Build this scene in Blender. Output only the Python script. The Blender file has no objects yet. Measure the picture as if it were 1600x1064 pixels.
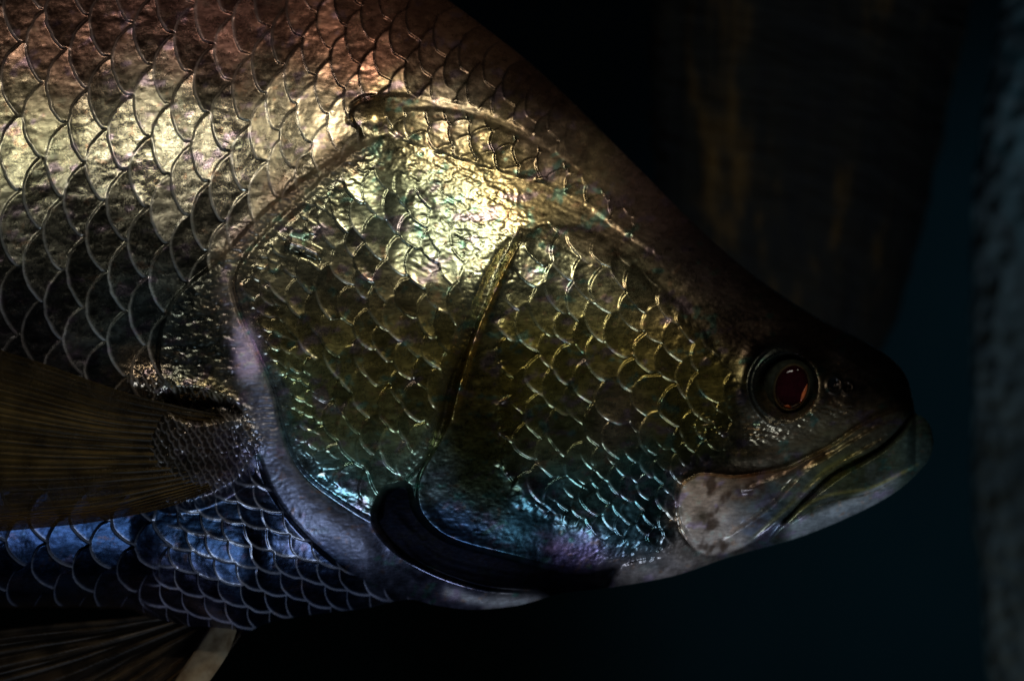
import bpy, math, random
import numpy as np
rng = np.random.RandomState(7)
random.seed(7)

# ------------------------------------------------------------------ camera
S = 0.0003            # metres per photograph pixel on the fish's mid plane
D = 1.8               # camera distance from that plane
scene = bpy.context.scene
cam_d = bpy.data.cameras.new('camera'); cam = bpy.data.objects.new('camera', cam_d)
scene.collection.objects.link(cam); scene.camera = cam
cam.location = (0, -D, 0); cam.rotation_euler = (math.radians(90), 0, 0)
cam_d.sensor_width = 36; cam_d.lens = 36 * D / (1600 * S)
cam_d.clip_start = 0.05; cam_d.clip_end = 50
cam_d.dof.use_dof = True; cam_d.dof.focus_distance = D - 0.075; cam_d.dof.aperture_fstop = 5.6

# ------------------------------------------------------------------ world and lamps
w = bpy.data.worlds.new('World'); scene.world = w; w.use_nodes = True
w.node_tree.nodes['Background'].inputs[0].default_value = (0.10, 0.30, 0.55, 1)
w.node_tree.nodes['Background'].inputs[1].default_value = 0.004
scene.view_settings.view_transform = 'Standard'; scene.view_settings.look = 'None'
scene.view_settings.exposure = 0; scene.view_settings.gamma = 1

def aim(o, tgt):
    from mathutils import Vector
    d = Vector(tgt) - o.location
    o.rotation_euler = d.to_track_quat('-Z', 'Y').to_euler()

def lamp(kind, name, loc, tgt, energy, col, **kw):
    l = bpy.data.lights.new(name, kind); l.energy = energy; l.color = col
    for k, v in kw.items(): setattr(l, k, v)
    o = bpy.data.objects.new(name, l); scene.collection.objects.link(o); o.location = loc; aim(o, tgt)
    return o
def P3(u, v, h=0.0):
    k = (D - h * S) / D
    return ((u - 800) * S * k, -h * S, (532 - v) * S * k)

lamp('AREA', 'band_strip_light', (-0.20, -0.90, 0.70), P3(400, 240, 250), 0.095, (1.0, 0.93, 0.80), shape='RECTANGLE', size=0.62, size_y=0.03, spread=math.radians(40))  # added unseen strip light that makes the highlight band along the flank
lamp('SPOT', 'key_lamp', (0.48, -0.66, 0.70), P3(680, 330, 250), 8.2, (1.0, 0.90, 0.70),
     shadow_soft_size=0.04, spot_size=math.radians(21.5), spot_blend=1.0)
lamp('AREA', 'blue_fill_lamp', (0.05, -0.66, -1.02), P3(800, 900, 160), 0.42, (0.62, 0.78, 1.0), size=0.40, spread=math.radians(60))
lamp('SPOT', 'water_lamp', (0.62, 0.10, 0.35), (0.46, 1.1, -0.06), 10.0, (0.30, 0.72, 1.0), shadow_soft_size=0.08, spot_size=math.radians(44), spot_blend=1.0)

# ------------------------------------------------------------------ helpers
def smoothpath(pts, n=6, closed=False):
    p = np.array(pts, float); N = len(p); out = []
    rngi = range(N) if closed else range(N - 1)
    for i in rngi:
        if closed: a, b, c, d = p[(i-1) % N], p[i], p[(i+1) % N], p[(i+2) % N]
        else: a, b, c, d = p[max(i-1, 0)], p[i], p[i+1], p[min(i+2, N-1)]
        for k in range(n):
            t = k / n
            out.append(0.5*((2*b)+(-a+c)*t+(2*a-5*b+4*c-d)*t*t+(-a+3*b-3*c+d)*t**3))
    if not closed: out.append(p[-1])
    return np.array(out)

def sstep(a, b, x):
    t = np.clip((x - a) / (b - a), 0, 1); return t*t*(3-2*t)

# raster domain in photograph pixels
U0, U1, V0, V1 = -520, 1480, -300, 1130
RW, RH = U1 - U0, V1 - V0
gu, gv = np.meshgrid(np.arange(U0, U1, dtype=np.float32), np.arange(V0, V1, dtype=np.float32))
hu, hv = gu[::2, ::2], gv[::2, ::2]

def bil(img, x, y):
    x = np.clip(x, 0, img.shape[1]-1.001); y = np.clip(y, 0, img.shape[0]-1.001)
    xi = x.astype(int); yi = y.astype(int); fx = x-xi; fy = y-yi
    if img.ndim == 3: fx = fx[..., None]; fy = fy[..., None]
    return (img[yi, xi]*(1-fx)+img[yi, xi+1]*fx)*(1-fy)+(img[yi+1, xi]*(1-fx)+img[yi+1, xi+1]*fx)*fy

def up2(a):
    return bil(a, (gu-U0)/2, (gv-V0)/2).astype(np.float32)

def segdist(path, u, v):
    """distance to a polyline, and the arc parameter 0..1 of the nearest point"""
    best = np.full(u.shape, 1e9, np.float32); par = np.zeros(u.shape, np.float32)
    L = np.r_[0, np.cumsum(np.hypot(*np.diff(path, axis=0).T))]; L /= L[-1]
    for i in range(len(path)-1):
        a, b = path[i], path[i+1]; d = b-a; dd = max(d@d, 1e-9)
        t = np.clip(((u-a[0])*d[0]+(v-a[1])*d[1])/dd, 0, 1)
        q = (u-a[0]-t*d[0])**2+(v-a[1]-t*d[1])**2
        m = q < best
        best = np.where(m, q, best); par = np.where(m, L[i]+t*(L[i+1]-L[i]), par)
    return np.sqrt(best), par

def inside(path, u, v):
    r = np.zeros(u.shape, bool); n = len(path)
    for i in range(n):
        x1, y1 = path[i]; x2, y2 = path[(i+1) % n]
        if y1 == y2: continue
        c = ((y1 > v) != (y2 > v)) & (u < (x2-x1)*(v-y1)/(y2-y1)+x1)
        r ^= c
    return r

def sdf(pts, n=4):
    """signed distance field on the raster, positive inside"""
    p = smoothpath(pts, n, True); q = np.vstack([p, p[:1]])
    d, _ = segdist(q, hu, hv)
    d = np.where(inside(p, hu, hv), d, -d)
    return up2(d)

def stroke(pts, width, n=4, taper=True, margin=4):
    """0..1 gaussian ridge along a line"""
    p = smoothpath(pts, n); lo = p.min(0)-width*margin; hi = p.max(0)+width*margin
    x0, x1 = int(max(lo[0]-U0, 0)), int(min(hi[0]-U0, RW)); y0, y1 = int(max(lo[1]-V0, 0)), int(min(hi[1]-V0, RH))
    out = np.zeros((RH, RW), np.float32)
    d, t = segdist(p, gu[y0:y1, x0:x1], gv[y0:y1, x0:x1])
    r = np.exp(-(d/width)**2)
    if taper: r *= np.clip(np.minimum(t, 1-t)*8, 0, 1)**0.6
    out[y0:y1, x0:x1] = r
    return out

def vnoise(u, v, sx, sy, seed):
    r = np.random.RandomState(seed); g = r.rand(256, 256).astype(np.float32)
    x = u/sx+500.3; y = v/sy+700.7; xi = np.floor(x).astype(int); yi = np.floor(y).astype(int)
    fx = (x-xi); fy = (y-yi); fx = fx*fx*(3-2*fx); fy = fy*fy*(3-2*fy)
    a = g[yi % 256, xi % 256]; b = g[yi % 256, (xi+1) % 256]; c = g[(yi+1) % 256, xi % 256]; d = g[(yi+1) % 256, (xi+1) % 256]
    return ((a*(1-fx)+b*fx)*(1-fy)+(c*(1-fx)+d*fx)*fy)*2-1

def fbm(u, v, sx, sy, seed, octv=4, gain=0.5):
    o = 0; a = 1.0; t = 0
    for k in range(octv):
        ang = 0.6*k; uu = u*math.cos(ang)-v*math.sin(ang) if k else u; vv = u*math.sin(ang)+v*math.cos(ang) if k else v
        o = o+a*vnoise(uu, vv, sx/2**k, sy/2**k, seed+k); t += a; a *= gain
    return o/t

def blur(a, n=1):
    for _ in range(n):
        a = (np.roll(a, 1, 0)+2*a+np.roll(a, -1, 0))/4
        a = (np.roll(a, 1, 1)+2*a+np.roll(a, -1, 1))/4
    return a

# ------------------------------------------------------------------ outline of the fish (photograph pixels)
TOP = [(-2080, 250), (-1900, 235), (-1600, 150), (-1200, -20), (-800, -180), (-400, -275), (-200, -285), (0, -270), (250, -218), (450, -150), (600, -70), (700, 0), (760, 45),
       (830, 100), (900, 165), (960, 225), (1020, 285), (1080, 345), (1150, 408), (1210, 453), (1290, 503), (1360, 538), (1395, 562), (1418, 592), (1427, 625), (1431, 646), (1440, 650), (1448, 657), (1455, 670), (1459, 690)]
BOT = [(-2080, 480), (-1900, 500), (-1600, 590), (-1200, 740), (-800, 880), (-400, 950), (-200, 958), (0, 952), (120, 950), (200, 952), (240, 968), (300, 984), (370, 992), (420, 972), (500, 958), (570, 950), (640, 936), (680, 945), (740, 952),
       (800, 947), (845, 936), (870, 928), (950, 918), (1050, 900), (1140, 870), (1240, 842), (1330, 806), (1400, 768), (1440, 732), (1455, 710), (1459, 692)]
def mono(pts, x):
    p = np.array(pts, float); X, Y = p.T; d = np.diff(Y)/np.diff(X); h = np.diff(X)
    m = np.zeros(len(X)); m[0] = d[0]; m[-1] = d[-1]
    for i in range(1, len(X)-1):
        if d[i-1]*d[i] > 0:
            w1 = 2*h[i]+h[i-1]; w2 = h[i]+2*h[i-1]; m[i] = (w1+w2)/(w1/d[i-1]+w2/d[i])
    k = np.clip(np.searchsorted(X, x)-1, 0, len(h)-1); t = np.clip((x-X[k])/h[k], 0, 1)
    return (Y[k]*(1+2*t)*(1-t)**2+m[k]*h[k]*t*(1-t)**2+Y[k+1]*t*t*(3-2*t)+m[k+1]*h[k]*t*t*(t-1))
top = lambda u: mono(TOP, u)
bot = lambda u: mono(BOT, u)

PS = [0, .003, .01, .03, .08, .15, .22, .30, .40, .50, .62, .75, .85, .93, .97, .99, .997, 1]
PP = [0, .075, .14, .25, .42, .58, .71, .85, .95, .99, 1, .97, .89, .72, .52, .31, .16, 0]
_th = np.arccos(1-2*np.array(PS)); _t = np.linspace(0, math.pi, 2000)
_p = mono(list(zip(_th, PP)), _t)
_k = np.hanning(121); _k /= _k.sum()
_pp = np.r_[-_p[1:300][::-1], _p, -_p[-300:-1][::-1]]; _p = np.convolve(_pp, _k, 'same')[299:299+2000]; _p[0] = _p[-1] = 0
def base_h(u, v):
    tp, bt = top(u), bot(u); hgt = np.maximum(bt-tp, 1)
    s = np.clip((v-tp)/hgt, 0, 1)
    g = 1+0.26*sstep(520, 0, u)
    s = s**g
    r = np.interp(np.arccos(1-2*s), _t, _p)
    wid = 0.245+0.03*sstep(1000, 1350, u)+0*u
    tail = 0.45+0.55*sstep(-2000, -500, u)
    # belly notch must not pinch the flank: width follows a smooth height
    return r*hgt*wid*tail

# ------------------------------------------------------------------ relief rasters
H = np.zeros((RH, RW), np.float32)
RIM = np.zeros((RH, RW), np.float32)      # pale scale margins, plus glints painted on the lower hooks of head scales
SID = np.zeros((RH, RW), np.float32)      # per-scale value

def paint_scales(centres, H, RIM, SID, dish=1.0, hook=False, skew=.07):
    """each: (u, v, length, halfheight, angle, lift, rimheight); free edge towards -x of its own frame"""
    for (cu, cv, a, b, ang, lift, rimh, *dep) in centres:
        dep = dep[0] if dep else .46
        R = int(max(a*1.8, b*1.4))+3
        x0, x1 = int(max(cu-R-U0, 0)), int(min(cu+R-U0, RW)); y0, y1 = int(max(cv-R-V0, 0)), int(min(cv+R-V0, RH))
        if x1-x0 < 3 or y1-y0 < 3: continue
        rk = rng.uniform(.1, 1.3); bk = rng.uniform(.8, 1.2) if hook else 1; b = b*bk
        dx = gu[y0:y1, x0:x1]-cu; dy = gv[y0:y1, x0:x1]-cv
        c, s = math.cos(ang), math.sin(ang)
        x = dx*c+dy*s; y = (-dx*s+dy*c)/b
        wob = rng.uniform(-.06, .06); y = y+wob*(x/a)
        ya = y; yw = y+skew*(1-y*y); yy = np.clip(np.abs(yw), 0, 1)
        edge = -a*(dep*(1-yy**2.0)**0.85-0.08)*rng.uniform(.92, 1.08)
        edge = edge+rng.uniform(.6, 1.3)*vnoise(dx*0+cu+x, y*b+cv, 30, 12, rng.randint(999))*a*0.02
        d = x-edge                                    # distance inside the free margin
        ins = (np.abs(y) < 1) & (d > 0) & (x < a*1.25)
        t = d/a
        tu = rng.normal(0, .03); tv = rng.normal(0, .028); rimh = rimh*rng.uniform(.4, 1.5)
        h = lift*(1-0.95*t)+tu*x*.6+tv*y*b*.6
        h = h+rimh*np.exp(-(d/(0.03*a+1.2))**2)*(0.6+0.6*np.clip(y, -.6, 1))     # lip, stronger on the lower half
        h = h-dish*rimh*0.35*np.exp(-((t-.30)/.22)**2)*(1-yy**2)
        
        al = sstep(0, 4.0*min(a/60, 1)+.6, d)*np.clip((1-np.abs(y))*b/2.0, 0, 1)*ins; alr = np.clip(d/1.0, 0, 1)*np.clip((1-np.abs(y))*b/1.2, 0, 1)*ins
        H[y0:y1, x0:x1] = H[y0:y1, x0:x1]*(1-al)+h*al
        rim = np.exp(-(np.maximum(d-2.0, 0)/((0.022*a+1.2)*(1+.9*np.clip(y, -.6, 1))))**2)*((.25+.75*np.clip(y*1.3, -.2, 1))*rk if hook else (0.82+0.18*y))
        RIM[y0:y1, x0:x1] = RIM[y0:y1, x0:x1]*(1-alr)+rim*alr
        SID[y0:y1, x0:x1] = SID[y0:y1, x0:x1]*(1-alr)+rng.uniform(-1, 1)*alr

# -- flank and back scales follow the body: rows between the back line and a belly line that runs off below
NR = 24
def rowv(u, t):
    tp = top(u); B = 965+0*u
    f = t*(1.10-0.10*t) if False else 1-(1-t)**1.0
    f = t+0.10*np.sin(math.pi*t)*np.clip(t, 0, 1)*(1 if True else 0)
    return tp+(B-tp)*f
us = [];  u = 1150.0
def aspace(u): return 30+38*(1-sstep(120, 1000, u))
while u > -560:
    us.append(u); u -= aspace(u)
us = np.array(us)
cen = []
for j in range(1, NR+2):
    for i in range(len(us)-1):
        uu = us[i] if j % 2 else 0.5*(us[i]+us[i+1])
        t = j/NR
        a = aspace(uu)
        v = rowv(uu, t); dv = (rowv(uu, t+.5/NR)-rowv(uu, t-.5/NR))
        ang = math.atan2(rowv(uu+8, t)-rowv(uu-8, t), 16)
        ang = ang*1.0+math.radians(-1-28*sstep(.72, .95, t))
        uu2 = uu+rng.uniform(-3, 3)+(-18*math.sin(math.pi*min(t, 1)))
        v2 = v+rng.uniform(-2.5, 2.5)
        k = aspace(uu)/68
        cen.append((uu2, v2, a*1.02, dv*1.03, ang, 4.8*k, 1.9*k, .46+.26*sstep(430, 560, uu)*sstep(.5, .3, t)))
cen.sort(key=lambda c: c[0])
Hf = np.zeros_like(H); Rf = np.zeros_like(H); Sf = np.zeros_like(H)
paint_scales(cen, Hf, Rf, Sf, skew=.05)

Hb_ = np.zeros_like(H); Rb_ = np.zeros_like(H); Sb_ = np.zeros_like(H)
def belly_cells():
    out = []; c, s_ = math.cos(math.radians(-46)), math.sin(math.radians(-46))
    for j in range(-14, 15):
        for i in range(-14, 15):
            x = (i+.5*(j % 2))*36; y = j*31.0
            out.append((440+x*c-y*s_+rng.uniform(-1.5, 1.5), 850+x*s_+y*c+rng.uniform(-1.5, 1.5), 37, 33, math.radians(-46)+rng.uniform(-.06, .06), 2.6, 1.3, .55))
    out.sort(key=lambda c_: c_[0]*c-(-c_[1])*s_); return out
paint_scales(belly_cells(), Hb_, Rb_, Sb_); Rb_ = np.clip(Rb_*1.5, 0, 1)
_bm = sstep(-20, 20, (gu-262)+(gv-850)*.35)*sstep(700, 760, gv)
Hf = Hf*(1-_bm)+Hb_*_bm; Rf = Rf*(1-_bm)+Rb_*_bm; Sf = Sf*(1-_bm)+Sb_*_bm
# -- generic patch of scales along a direction field
def patch(u0, u1, v0, v1, du, dv, ang, lift, rimh, grow=None, inside_d=None):
    out = []; j = 0; v = v0
    while v < v1:
        u = u0+(du/2 if j % 2 else 0)
        while u < u1:
            k = grow(u, v) if grow else 1.0
            x = u+rng.uniform(-.1, .1)*du; y = v+rng.uniform(-.1, .1)*dv
            out.append((x, y, du*1.05*k**.5, dv*1.08*k**.5, math.radians(ang)+rng.uniform(-.12, .12), lift, rimh))
            u += du
        v += dv; j += 1
    out.sort(key=lambda c: c[0])
    return out
def rotpatch(cx, cy, wx, wy, du, dv, rot, ang, lift, rimh, shrink=None):
    """lattice laid out in a rotated frame"""
    out = []; c, s = math.cos(math.radians(rot)), math.sin(math.radians(rot)); j = 0
    y = -wy
    while y < wy:
        x = -wx+(du/2 if j % 2 else 0)
        while x < wx:
            X = x+rng.uniform(-.2, .2)*du; Y = y+rng.uniform(-.2, .2)*dv
            q = rng.uniform(.86, 1.12)
            out.append((cx+X*c-Y*s, cy+X*s+Y*c, du*1.08*q, dv*1.12*q, math.radians(ang)+rng.uniform(-.16, .16), lift*rng.uniform(.8, 1.25), rimh*rng.uniform(.5, 1.5)))
            x += du
        y += dv; j += 1
    out.sort(key=lambda c_: c_[0]*math.cos(math.radians(ang))+c_[1]*math.sin(math.radians(ang)))
    return out

# gill cover scales
Ho = np.zeros_like(H); Ro = np.zeros_like(H); So = np.zeros_like(H)
paint_scales(rotpatch(560, 530, 380, 380, 47, 33, -12, -11, 4.6, 2.6), Ho, Ro, So, 1.2, True)
# cheek scales, large at the back and small towards the jaw and the lower edge
Hc = np.zeros_like(H); Rc = np.zeros_like(H); Sc = np.zeros_like(H)
c1 = rotpatch(930, 560, 300, 360, 57, 33, -12, -12, 4.8, 2.8)
c2 = rotpatch(1000, 700, 260, 260, 33, 20, -8, -10, 3.2, 1.8)
paint_scales(c1, Hc, Rc, Sc, 1.2, True)
Hc2 = np.zeros_like(H); Rc2 = np.zeros_like(H); Sc2 = np.zeros_like(H)
paint_scales(c2, Hc2, Rc2, Sc2, 1.0, True)
# temple scales above the gill cover
Ht = np.zeros_like(H); Rt = np.zeros_like(H); St = np.zeros_like(H)
paint_scales(rotpatch(830, 290, 330, 90, 42, 24, 30, 22, 4.6, 2.0), Ht, Rt, St)
# fine scales on the fleshy base of the pectoral fin and small ones along the gill edge
Hs = np.zeros_like(H); Rs = np.zeros_like(H); Ss = np.zeros_like(H)
paint_scales(rotpatch(300, 690, 150, 190, 13, 8, 10, -10, 2.6, 1.3), Hs, Rs, Ss)
Hm = np.zeros_like(H); Rm = np.zeros_like(H); Sm = np.zeros_like(H)
paint_scales(rotpatch(480, 560, 260, 360, 27, 15, -25, -28, 3.6, 2.2), Hm, Rm, Sm, 1, True)

# region outlines --------------------------------------------------
HEAD = [(548, 168), (566, 215), (520, 252), (470, 285), (405, 340), (345, 405), (285, 455), (258, 500), (248, 560), (262, 600), (330, 612), (385, 650), (405, 720), (425, 770), (470, 830), (540, 890), (610, 925), (680, 943), (760, 953), (850, 938),
        (1100, 960), (1600, 900), (1600, 300), (1150, 330), (1000, 330), (800, 190), (640, 150)]
OPER = [(575, 225), (520, 262), (470, 310), (405, 372), (366, 430), (372, 480), (402, 550), (428, 610), (445, 680), (475, 740), (535, 785), (588, 812), (600, 775), (640, 745), (672, 700), (700, 600), (735, 520), (790, 400), (830, 330), (760, 250), (660, 205)]
OPSC = [(560, 262), (500, 310), (455, 352), (405, 400), (385, 450), (410, 530), (440, 600), (462, 680), (500, 740), (560, 778), (605, 760), (660, 690), (690, 600), (715, 520), (722, 430), (700, 350), (640, 280)]
CHEEK = [(815, 372), (782, 470), (776, 600), (780, 700), (800, 770), (860, 815), (950, 845), (1030, 872), (1062, 800), (1075, 735), (1140, 690), (1150, 600), (1105, 530), (1040, 455), (975, 400), (920, 360), (860, 350)]
PREO = [(818, 360), (795, 405), (765, 465), (738, 530), (716, 600), (702, 655), (680, 700), (655, 745), (655, 795), (690, 835), (750, 860), (830, 878), (900, 895), (950, 905), (1060, 930), (1700, 1000), (1700, -200), (822, -200), (822, 300)]
BRAN = [(598, 768), (584, 812), (616, 858), (680, 896), (760, 921), (850, 930), (872, 960), (935, 945), (966, 884), (900, 892), (800, 870), (700, 842), (652, 800), (640, 760), (615, 758)]
MAXI = [(1063, 763), (1080, 747), (1100, 741), (1150, 745), (1190, 739), (1230, 731), (1268, 712), (1303, 694), (1345, 665), (1400, 640), (1422, 640), (1405, 668), (1372, 700), (1320, 722), (1275, 758), (1235, 800), (1190, 838), (1145, 861), (1112, 868), (1090, 860), (1070, 835), (1059, 800)]
LOBE = [(262, 640), (300, 655), (345, 640), (385, 660), (400, 700), (385, 745), (345, 775), (300, 790), (250, 790), (225, 740), (230, 680)]
RECESS = [(258, 622), (300, 612), (345, 625), (368, 643), (330, 655), (285, 648)]
TEMP = [(600, 175), (700, 170), (800, 205), (900, 265), (1000, 335), (1080, 400), (1060, 420), (980, 370), (880, 300), (800, 275), (700, 245), (620, 215)]
NAPE = [(575, 130), (640, 110), (760, 140), (900, 230), (1000, 300), (1150, 420), (1250, 520), (1600, 560), (1600, -200), (1000, -200), (1010, 250), (900, 170), (760, 120)]
dH, dO, dOs, dC, dP, dB, dM, dL, dR, dT = [sdf(x) for x in (HEAD, OPER, OPSC, CHEEK, PREO, BRAN, MAXI, LOBE, RECESS, TEMP)]

n1 = fbm(gu, gv, 46, 34, 11, 4); n2 = fbm(gu, gv, 15, 9, 31, 3); n3 = fbm(gu, gv, 6, 4, 51, 2)
rid = 1-np.abs(fbm(gu+18*n2, gv+22*n1+.25*gu, 80, 36, 71, 4, .42))*2.4
cr = 1-np.abs(fbm(gu+6*n1, gv+10*n2, 20, 11, 91, 3, .6))*2.2

# flank: scales fade on the nape and near the snout
mf = sstep(4, -4, dH)*(1-0.85*sstep(780, 1060, gu+0.35*(gv-100)))
foil = stroke([(-500, 190), (0, 200), (250, 190), (480, 180)], 80, 3, False)
H += Hf*mf + (1-sstep(-4, 4, dH))*(0.9*n1+0.4*n2+0.9*foil*rid*.35)
RIM += Rf*mf; SID += Sf*mf
# head skin
hd = sstep(-5, 3, dH)
soft = sstep(600, 690, gu)
hd2 = sstep(-5, 3, dH)*(1-soft)+sstep(-60, 60, dH)*soft
_c, _s = math.cos(.42), math.sin(.42)
silk = fbm(gu*_c+gv*_s+6*n1, -gu*_s+gv*_c+5*n1, 34, 5, 211, 3, .6)
nf = 1-sstep(585, 690, gu)*sstep(450, 300, gv)
H += sstep(-5, 3, dH)*11*nf+hd*(.8*n1+.55*silk*sstep(480, 330, gv)+.12*n3)
# temple scales
mt = sstep(-2, 8, dT)*sstep(1100, 900, gu)
H += Ht*mt*1.1; RIM += Rt*mt; SID += St*mt
# gill cover plate
mo = sstep(-3, 3, dO)
softo = sstep(575, 640, gu)*sstep(470, 360, gv)
H += sstep(-6, 6, dO)*8*nf*(1-softo)
mos = sstep(-6, 10, dOs+10*n1)
fo = np.exp(-(((gu-690)/72)**2+((gv-350)/95)**2))
fo = np.clip(fo+.8*np.exp(-(((gu-640)/80)**2+((gv-275)/30)**2)), 0, 1)
edge_small = mos*sstep(75, 35, dO+14*n1)*sstep(560, 480, gu)
H += Ho*mos*(1-.35*fo)*(1-edge_small)+Hm*edge_small
RIM += Ro*mos*(1-.4*fo)*(1-edge_small)+Rm*edge_small*.8; SID += So*mos
H += mo*(1-mos)*(.5*n2+.5*n3)+mo*fo*(1.1*rid+.5*silk)+edge_small*.15*cr
# preopercle: raised thick rim, smooth band, lower lobe
_q = sstep(350, 380, gv); mp = sstep(-2.5, 2.5, dP)*_q*sstep(300, 420, gv)+sstep(-90, 90, dP)*(1-_q)*sstep(300, 420, gv)
H += mp*(6+7*np.exp(-(dP/16)**2)*sstep(900, 780, gu))
ridge = stroke([(818, 358), (795, 405), (768, 465), (742, 530), (720, 600), (705, 655)], 5.5)
H += ridge*9+ridge*2.0*vnoise(gu, gv, 7, 7, 5)
H -= stroke([(806, 372), (780, 410), (752, 468), (726, 530), (704, 600), (690, 660), (672, 692)], 9)*8
H += mp*sstep(60, 0, dP)*(.2*n3)
# cheek scales
mc = sstep(-8, 16, dC+9*n1+5*n2)
sm = sstep(-30, 30, (gv-740)+0.55*(gu-930)+20*n1)          # lower front cheek carries the small ones
sm = np.clip(sm, 0, 1)
H += mc*(1.5+Hc*(1-sm)+Hc2*sm); RIM += mc*(Rc*(1-sm)+Rc2*sm*.8); SID += mc*(Sc*(1-sm)+Sc2*sm)
fc = np.exp(-(((gu-900)/60)**2+((gv-385)/40)**2))+np.exp(-(((gu-1060)/45)**2+((gv-500)/60)**2))
H += mc*fc*(.7*rid+.6*silk)
# branchiostegal slot
mb = sstep(-5, 7, dB)
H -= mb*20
for off in (14, 30, 46):
    H += mb*stroke([(612, 790+off*.6), (680, 850+off*.8), (780, 880+off*.7), (900, 895+off*.4)], 6)*2
# wrinkled translucent membrane behind the gill cover, and the smooth flap along its edge
mem = sstep(0, 8, dH)*sstep(0, -8, dO)*sstep(600, 560, gu)
H += mem*sstep(640, 560, gv)*sstep(425, 360, gu+0*gv)*(.7*cr+.7*n3+1.5*n2+.8*silk)
fl = stroke([(365, 440), (392, 540), (415, 640), (440, 730), (500, 805), (590, 868), (690, 915), (820, 938)], 26, 4, False)
H += fl*9*mem+.5*mem*fl*(n3+n2)
H += mem*(.8*np.sin(gv*.75+2*n1)*np.exp(-(((gu-425)/18)**2+((gv-640)/50)**2)))
JAW = sdf([(1200, 846), (1235, 806), (1268, 776), (1310, 745), (1345, 722), (1380, 700), (1410, 673), (1430, 650), (1450, 652), (1463, 690), (1442, 738), (1400, 774), (1330, 812), (1240, 850)])
sh = stroke([(572, 225), (520, 258), (465, 300), (400, 352), (350, 400)], 17, 4, False)
H += sh*6+sh*2.2*n3
# knob and small spines
H += 9*np.exp(-(((gu-585)/26)**2+((gv-182)/22)**2))
H -= 6*stroke([(545, 195), (550, 168), (572, 153), (602, 155)], 4)
H += 12*stroke([(446, 378), (470, 385), (502, 399)], 6)-5*stroke([(455, 392), (480, 400), (500, 410)], 4)
# fin base and the pit above it
ml = sstep(-10, 12, dL)
H = H*(1-ml)+ml*(17+1.5*n1+.8*n2+Hs); RIM = RIM*(1-ml)+Rs*ml*.6
H -= sstep(-12, 10, dR+4*n2)*22
mx = stroke([(215, 590), (270, 605), (330, 622), (378, 655), (400, 690)], 20, 4, False)
H += mx*(8+2.5*n3+Hs*.8); RIM = np.maximum(RIM, mx*Rs*.7)
# eye socket: swollen ring, folds behind, hollow for the ball
EU, EV = 1228, 603
re = np.hypot((gu-EU)*1.0, (gv-EV)*0.97)
H += 11*np.exp(-((re-55)/17)**2)*(.6+.4*sstep(1300, 1180, gu))-34*sstep(52, 38, re)
H += 4*np.exp(-((np.hypot(gu-EU-6, gv-EV)-66)/5)**2)*sstep(1210, 1180, gu)
H -= 3*np.exp(-((np.hypot(gu-EU-4, gv-EV)-60)/3)**2)*sstep(1215, 1185, gu)
# nostrils
for (a, b, r) in ((1303, 601, 8), (1324, 606, 5)):
    q = np.hypot(gu-a, (gv-b)*.8); H += 4*np.exp(-((q-r-2)/3)**2)-9*np.exp(-(q/(r*.8))**2)
H += 3.5*np.exp(-(((gu-1302)/5)**2+((gv-600)/8)**2))*2.6
# below the eye: a shelf of rough bone
sb = stroke([(1160, 680), (1215, 672), (1265, 655), (1310, 640), (1350, 640)], 20, 4)
H += sb*8+sb*1.8*n3+1.5*n3*np.exp(-(((gu-1110)/30)**2+((gv-668)/20)**2))
H += 4*stroke([(1130, 715), (1200, 712), (1270, 690), (1330, 655)], 12)
# jaws
mm = sstep(-2.5, 3, dM)
H += mm*9
H += mm*(5*stroke([(1120, 862), (1141, 840), (1190, 806), (1217, 784), (1250, 750), (1303, 711), (1350, 682), (1400, 655)], 5)
         - 4*stroke([(1130, 835), (1185, 796), (1212, 772), (1245, 738), (1300, 700)], 6)
         - 5*stroke([(1150, 862), (1205, 815), (1235, 790), (1275, 748), (1330, 710), (1385, 678)], 4)
         + 6*stroke([(1160, 770), (1200, 756), (1250, 735), (1290, 712)], 8)
         - 3*stroke([(1150, 775), (1190, 768), (1235, 752)], 5)
         + 4*np.exp(-(((gu-1085)/22)**2+((gv-790)/40)**2)))
H += mm*.8*n2
H -= 12*stroke([(1225, 812), (1262, 776), (1300, 742), (1341, 722), (1378, 699), (1408, 673), (1424, 650), (1432, 640)], 5, 4, False)
H += 9*sstep(-2, 5, JAW)
H += 3*stroke([(1235, 815), (1275, 780), (1330, 762), (1380, 745), (1430, 722)], 9, 4)
H += 2*stroke([(1300, 748), (1350, 728), (1400, 695), (1432, 668)], 8, 4)
H -= 4*stroke([(1230, 822), (1270, 792), (1310, 779), (1360, 768), (1416, 738), (1438, 725)], 3.0, 4)
H += 3*stroke([(1250, 815), (1310, 798), (1370, 778), (1420, 748)], 8, 4)
# throat wrinkles
th = np.exp(-(((gu-1020)/90)**2+((gv-885)/32)**2))
H += th*2.6*cr
H -= 5*stroke([(1062, 820), (1078, 845), (1095, 866)], 4)
H -= 5*stroke([(935, 916), (965, 885), (1000, 872), (1040, 868)], 4)
H += 0.14*n3

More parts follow.
